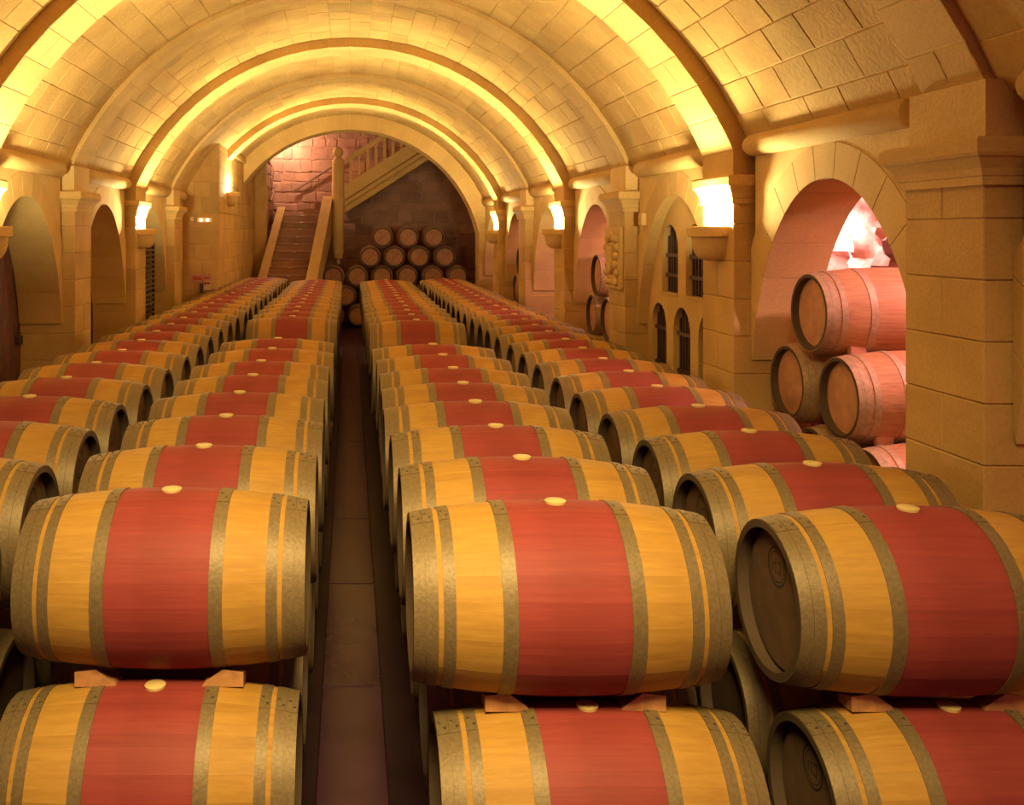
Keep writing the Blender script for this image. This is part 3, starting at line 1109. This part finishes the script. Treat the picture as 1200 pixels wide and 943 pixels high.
def stave_mesh(mat, ns=24):
    mb = MB()
    da = 2 * math.pi / ns
    rings = []
    for x in XS:
        r = prad(x)
        ri = r - 0.024
        g = 0.00008 / r
        ring = []
        for k in range(4):
            a = -da / 2 + g + (da - 2 * g) * k / 3
            ring.append((x, r * math.sin(a), r * math.cos(a)))
        for k in reversed(range(4)):
            a = -da / 2 + g + (da - 2 * g) * k / 3
            ring.append((x, ri * math.sin(a), ri * math.cos(a)))
        rings.append(ring)
    mb.quadloop(rings, True, True, True)
    return mb.mesh('stave', M[mat], True, 40)


def bung_mesh():
    mb = MB()
    n = 18
    mb.quadloop([[(r * math.cos(2 * math.pi * k / n), r * math.sin(2 * math.pi * k / n), z) for k in range(n)] for z, r in ((RB - 0.02, 0.034), (RB + 0.002, 0.034), (RB + 0.006, 0.035), (RB + 0.008, 0.033))], True, True, True)
    return mb.mesh('bung', M['bung'], True, 50)


def stamp_mesh(sd):
    """round burnt-in cooper's mark near the top of the head"""
    mb = MB()
    x = sd * (HL - CHIME + 0.0045)
    cz = 0.105
    n = 24

    def ann(r0, r1):
        base = len(mb.v)
        for k in range(n):
            a = 2 * math.pi * k / n
            mb.v.append((x, r0 * math.sin(a), cz + r0 * math.cos(a)))
            mb.v.append((x, r1 * math.sin(a), cz + r1 * math.cos(a)))
        for k in range(n):
            i, j = base + 2 * k, base + 2 * ((k + 1) % n)
            mb.f.append((i, i + 1, j + 1, j)); mb.m.append(0)
    ann(0.060, 0.068)
    ann(0.048, 0.052)
    for (yc, zc, w, h) in ((-0.026, 0.0, 0.006, 0.05), (-0.012, 0.016, 0.018, 0.006), (-0.012, -0.018, 0.018, 0.006), (0.008, 0.0, 0.006, 0.05), (0.022, 0.006, 0.018, 0.006), (0.030, -0.012, 0.006, 0.026)):
        b = len(mb.v)
        for dy, dz in ((-w / 2, -h / 2), (w / 2, -h / 2), (w / 2, h / 2), (-w / 2, h / 2)):
            mb.v.append((x, yc + dy, cz + zc + dz))
        mb.f.append((b, b + 1, b + 2, b + 3)); mb.m.append(0)
    me = bpy.data.meshes.new('stamp')
    me.from_pydata(mb.v, [], mb.f)
    me.materials.append(M['stamp'])
    return me


def lap_mesh(x0, x1, a0, a1):
    """overlap of the hoop ends: a slightly raised curved plate"""
    mb = MB()
    th = 0.0058
    rings = []
    n = 5
    for k in range(n + 1):
        a = a0 + (a1 - a0) * k / n
        s, c_ = math.sin(a), math.cos(a)
        rr = [prad(x0 + 0.001) + 0.002, prad(x0 + 0.001) + th, prad(x1 - 0.001) + th, prad(x1 - 0.001) + 0.002]
        xx = [x0 + 0.001, x0 + 0.001, x1 - 0.001, x1 - 0.001]
        rings.append([(x, r * s, r * c_) for x, r in zip(xx, rr)])
    mb.quadloop(rings, True, True, True)
    return mb.mesh('hoop_lap', M['hoop'], False)


def rivet_mesh(x, a):
    mb = MB()
    r = prad(x) + 0.0055
    nrm = Vector((0, math.sin(a), math.cos(a)))
    p = Vector((x, r * math.sin(a), r * math.cos(a)))
    mb.tube(p, p + nrm * 0.003, 0.0055, 8, 0.003)
    return mb.mesh('rivet', M['rivet'])


ME = {'body': body_mesh('oak'), 'body_old': body_mesh('oak_old'), 'stave': stave_mesh('oak'), 'bung': bung_mesh()}
ME['stamp-'] = stamp_mesh(-1)
ME['stamp+'] = stamp_mesh(1)
for sd in (-1, 1):
    ME['head%d' % sd] = head_mesh(sd, 'head')
    ME['head_old%d' % sd] = head_mesh(sd, 'head_old')
    for i, (a, b) in enumerate(HOOPS):
        x0, x1 = sorted((sd * a, sd * b))
        ME['hoop%d%d' % (sd, i)] = hoop_mesh(x0, x1, 'hoop')
        ME['hoop_old%d%d' % (sd, i)] = hoop_mesh(x0, x1, 'hoop_old')
        ME['lap%d%d' % (sd, i)] = lap_mesh(x0, x1, R(-17), R(-2))
        xm = (x0 + x1) / 2
        wv = (x1 - x0) * 0.22
        ME['rivet%d%d' % (sd, i)] = [rivet_mesh(xm - wv, R(-6)), rivet_mesh(xm + wv, R(-12))]


def one_mesh_barrel():
    """barrel as a single mesh for those hidden behind the others"""
    mb = MB()
    n = 24
    prof = [(-HL + CHIME, 0.0001), (-HL + CHIME, RH - 0.03), (-HL, RH - 0.022)] + [(x, prad(x)) for x in XS] + [(HL, RH - 0.022), (HL - CHIME, RH - 0.03), (HL - CHIME, 0.0001)]
    mb.quadloop([ring_at(x, r, n) for x, r in prof], True, False, False, 0)
    for sd in (-1, 1):
        for a, b in HOOPS:
            x0, x1 = sorted((sd * a, sd * b))
            mb.quadloop([ring_at(x0, prad(x0) - 0.003, n), ring_at(x0, prad(x0) + 0.0035, n), ring_at(x1, prad(x1) + 0.0035, n), ring_at(x1, prad(x1) - 0.003, n)], True, False, False, 1)
    me = mb.mesh('wine_barrel', [M['oak'], M['hoop']], True, 40)
    return me


ME['one'] = one_mesh_barrel()


def barrel(loc, lod, label, group, roll_=0.0, old=False, rotz=0.0, scale=1.0, bung=True):
    sfx = '_old' if old else ''
    if lod == 0:
        o = link('wine_barrel', ME['one'], None, loc, (roll_, 0, rotz))
        return tag(o, label, 'barrel', group)
    o = empty('wine_barrel', loc, (roll_, 0, rotz))
    if scale != 1.0:
        o.scale = (scale,) * 3
    tag(o, label, 'barrel', group)
    if lod >= 2 and not old:
        for k in range(24):
            link('stave', ME['stave'], o, (0, 0, 0), (2 * math.pi * (k + 0.5) / 24, 0, 0))
    else:
        link('body', ME['body' + sfx], o)
    for sd in (-1, 1):
        hd = link('head', ME['head%s%d' % (sfx, sd)], o)
        if lod >= 2 and not old:
            link('stamp', ME['stamp-' if sd < 0 else 'stamp+'], hd)
        for i in range(4):
            hp = link('hoop', ME['hoop%s%d%d' % (sfx, sd, i)], o)
            if lod >= 2 and not old:
                lp = link('hoop_lap', ME['lap%d%d' % (sd, i)], hp)
                for rm in ME['rivet%d%d' % (sd, i)]:
                    link('rivet', rm, hp)
    if bung:
        bg = link('bung', ME['bung'], o)
        bg['label'] = 'pale silicone bung'
    return o


ORD = ['first', 'second', 'third', 'fourth', 'fifth', 'sixth', 'seventh', 'eighth', 'ninth', 'tenth', 'eleventh', 'twelfth', 'thirteenth', 'fourteenth', 'fifteenth', 'sixteenth', 'seventeenth', 'eighteenth', 'nineteenth', 'twentieth', 'twenty-first', 'twenty-second', 'twenty-third', 'twenty-fourth', 'twenty-fifth', 'twenty-sixth', 'twenty-seventh', 'twenty-eighth', 'twenty-ninth', 'thirtieth']


def extend(lst, n, p):
    while len(lst) < n:
        lst.append(lst[-1] + p)
    return lst


def far(k, lst):
    return [round(k * d, 3) for d in lst]


cols = [
    dict(x=-1.69, H=0.872, D=extend(far(1.09, [2.83, 3.45, 4.07, 4.69, 5.30, 5.90]), 24, 0.68), n='outer column beside dark rack wall', bx=-0.03, dd=0.16, p=0.68),
    dict(x=-0.613, H=0.900, D=far(1.104, [3.05, 3.67, 4.28, 4.90, 5.50, 6.10, 6.76, 7.40]) + extend([10.31], 13, 0.67), n='aisle column on dark rack side', bx=-0.04, dd=0.18, p=0.67),
    dict(x=0.657, H=0.878, D=far(1.027, [3.05, 3.65, 4.25, 4.87, 5.47, 6.07, 6.72, 7.36]) + extend([9.66], 14, 0.625), n='aisle column on barred window side', bx=0.085, dd=0.13, p=0.64),
    dict(x=1.853, H=0.924, D=extend(far(1.05, [3.07, 3.66, 4.26, 4.88, 5.50, 6.10]), 26, 0.64), n='outer column beside barred window wall', bx=0.06, dd=0.13, p=0.64),
]
DZ = 0.600
ci = 0
for cd in cols:
    z1 = ZC - cd['H'] - RB
    DD, PB = cd['dd'], cd['p']
    rj = random.Random(20 + ci)
    for k, D in enumerate(cd['D']):
        jx = rj.uniform(-0.012, 0.012)
        lod = 2 if (k < 3 and ci > 0) or (ci == 0 and k < 4) else 1
        barrel((cd['x'] + jx, D, z1), lod, 'red-banded upper barrel, %s, %s towards the staircase' % (cd['n'], ORD[k]), 'upper tier of red-banded barrels', rj.uniform(-0.02, 0.02), rotz=rj.uniform(-0.006, 0.006))
    # lower tier
    rows = list(cd['D'])
    if ci in (1, 2):
        rows = rows[:8] + [rows[7] + PB, rows[7] + 2 * PB] + rows[8:]
    for k, D in enumerate(rows):
        lod = 2 if k == 0 else (1 if (ci in (1, 2) or k < 4) else 0)
        barrel((cd['x'] + cd['bx'] + rj.uniform(-0.01, 0.01), D - DD, z1 - DZ), lod, 'lower barrel on rails, %s, %s towards the staircase' % (cd['n'], ORD[k]), 'lower tier of barrels on rails', rj.uniform(-0.02, 0.02))
    # timber rails under the lower tier
    ya_, yb_ = cd['D'][0] - DD - 0.4, cd['D'][-1] + 0.35
    for sd in (-1, 1):
        xr = cd['x'] + cd['bx'] + sd * 0.29
        zt = z1 - DZ - prad(0.29)
        rl = tag(build('rack_rail', MB().box(xr - 0.05, xr + 0.05, ya_, yb_, 0.0, zt - 0.006, 0.005), M['beam']),
                 'long timber rail under lower barrels, %s, %s edge' % (cd['n'], 'dark rack' if sd < 0 else 'barred window'), 'rail', 'timber rails')
    # wooden wedges in front of the first two upper barrels
    for k in range(2):
        D = cd['D'][k]
        for sd in (-1, 1):
            xw = cd['x'] + cd['bx'] * 0.5 + sd * 0.215
            yb2, yf = D - DD * 0.5 + 0.01, D - DD * 0.5 - 0.08
            zf0, zf1, zb0, zb1 = z1 - DZ + 0.291, z1 - 0.252, z1 - DZ + 0.280, z1 - 0.289
            xo, xi = xw + sd * 0.065, xw - sd * 0.075
            w = MB()
            pts = [(xo, 0.0), (xi, 0.0), (xi + sd * 0.012, 0.30), (xw - sd * 0.005, 1.0), (xo, 0.86)]
            w.quadloop([[(p[0], yf, zf0 + p[1] * (zf1 - zf0)) for p in pts], [(p[0], yb2, zb0 + p[1] * (zb1 - zb0)) for p in pts]], True, True, True)
            wo = build('wooden_wedge', w, M['wedge'])
            tag(wo, 'wooden wedge under %s upper barrel, %s, its %s end' % (ORD[k], cd['n'].replace(' column', ''), 'rack' if sd < 0 else 'window'), 'wedge', 'wooden wedges')
    ci += 1

# barrels lying in the lit arches of the right wall
OX = 2.92 + HL * 0.96
for name, base in (('arch with the hewn rock wall', 6.12), ('arch beside the carved plaque', 11.40), ('arch before the last sconce', 16.75)):
    spots = [(0, 1.79, 'top'), (0.305, 1.30, 'second tier, staircase side'), (-0.305, 1.30, 'second tier, entrance side'),
             (0.0, 0.81, 'third tier, staircase side'), (-0.61, 0.81, 'third tier, entrance side'),
             (0.305, 0.32, 'bottom tier, staircase side'), (-0.305, 0.32, 'bottom tier, middle'), (-0.915, 0.32, 'bottom tier, entrance side')]
    for dy, zz, nm in spots:
        if base > 16 and dy < -0.7:
            continue
        barrel((OX + rnd.uniform(-0.03, 0.03), base + dy, zz), 1, 'weathered plain barrel in the %s, %s' % (name, nm), 'weathered barrels in the arches', rnd.uniform(0, 3), old=True, scale=0.96, bung=False)
    # chocks between tiers
    if base < 7:
        for dx in (0.17, 0.62):
            for dy, zz in ((-0.12, 1.58), (-0.42, 1.09)):
                tag(build('chock', MB().box(OX - HL + dx, OX - HL + dx + 0.1, base + dy - 0.085, base + dy - 0.04, zz - 0.04, zz + 0.02, 0.006), M['red_light_sign']),
                    'small reddish chock %s barrel, hewn rock arch, %s' % ('under the top' if zz > 1.3 else 'under the second tier', 'by its head' if dx < 0.3 else 'deep in the arch'), 'wedge', 'reddish chocks')

# pyramid of barrels against the rear wall, heads towards the cellar
SC = 0.90
s0 = 23.25
rows_b = [(2.18, [0.79, 1.41, 2.03]), (1.705, [0.49, 1.08, 1.68, 2.30]), (1.23, [-0.40, 0.18, 0.78, 1.39, 2.01, 2.61]), (0.755, [-0.10, 0.50, 1.10, 1.70, 2.30, 2.90]), (0.28, [-0.40, 0.20, 0.80, 1.40, 2.00, 2.60])]
tiern = ['top tier', 'second tier', 'third tier', 'fourth tier', 'floor tier']
for ri, (zz, xs) in enumerate(rows_b):
    for k, X in enumerate(xs):
        o = barrel((X, s0 + HL * SC, zz), 1, 'rear wall barrel seen head on, %s, %s from the newel post' % (tiern[ri], ORD[k]), 'pyramid of barrels at the rear wall', R(90), old=True, rotz=R(-90), scale=SC, bung=False)
        cb = MB()
        cb.quadloop([[(HL - CHIME + 0.003, -0.205, -0.018), (HL - CHIME + 0.003, 0.205, -0.018), (HL - CHIME + 0.003, 0.205, 0.018), (HL - CHIME + 0.003, -0.205, 0.018)],
                     [(HL - CHIME + 0.014, -0.2, -0.016), (HL - CHIME + 0.014, 0.2, -0.016), (HL - CHIME + 0.014, 0.2, 0.016), (HL - CHIME + 0.014, -0.2, 0.016)]], True, True, True)
        if 'cbar' not in ME:
            ME['cbar'] = cb.mesh('cross_bar', M['crossbar'])
        link('cross_bar', ME['cbar'], o, (0, 0, 0), (R(-38) + rnd.uniform(-0.15, 0.15), 0, 0))
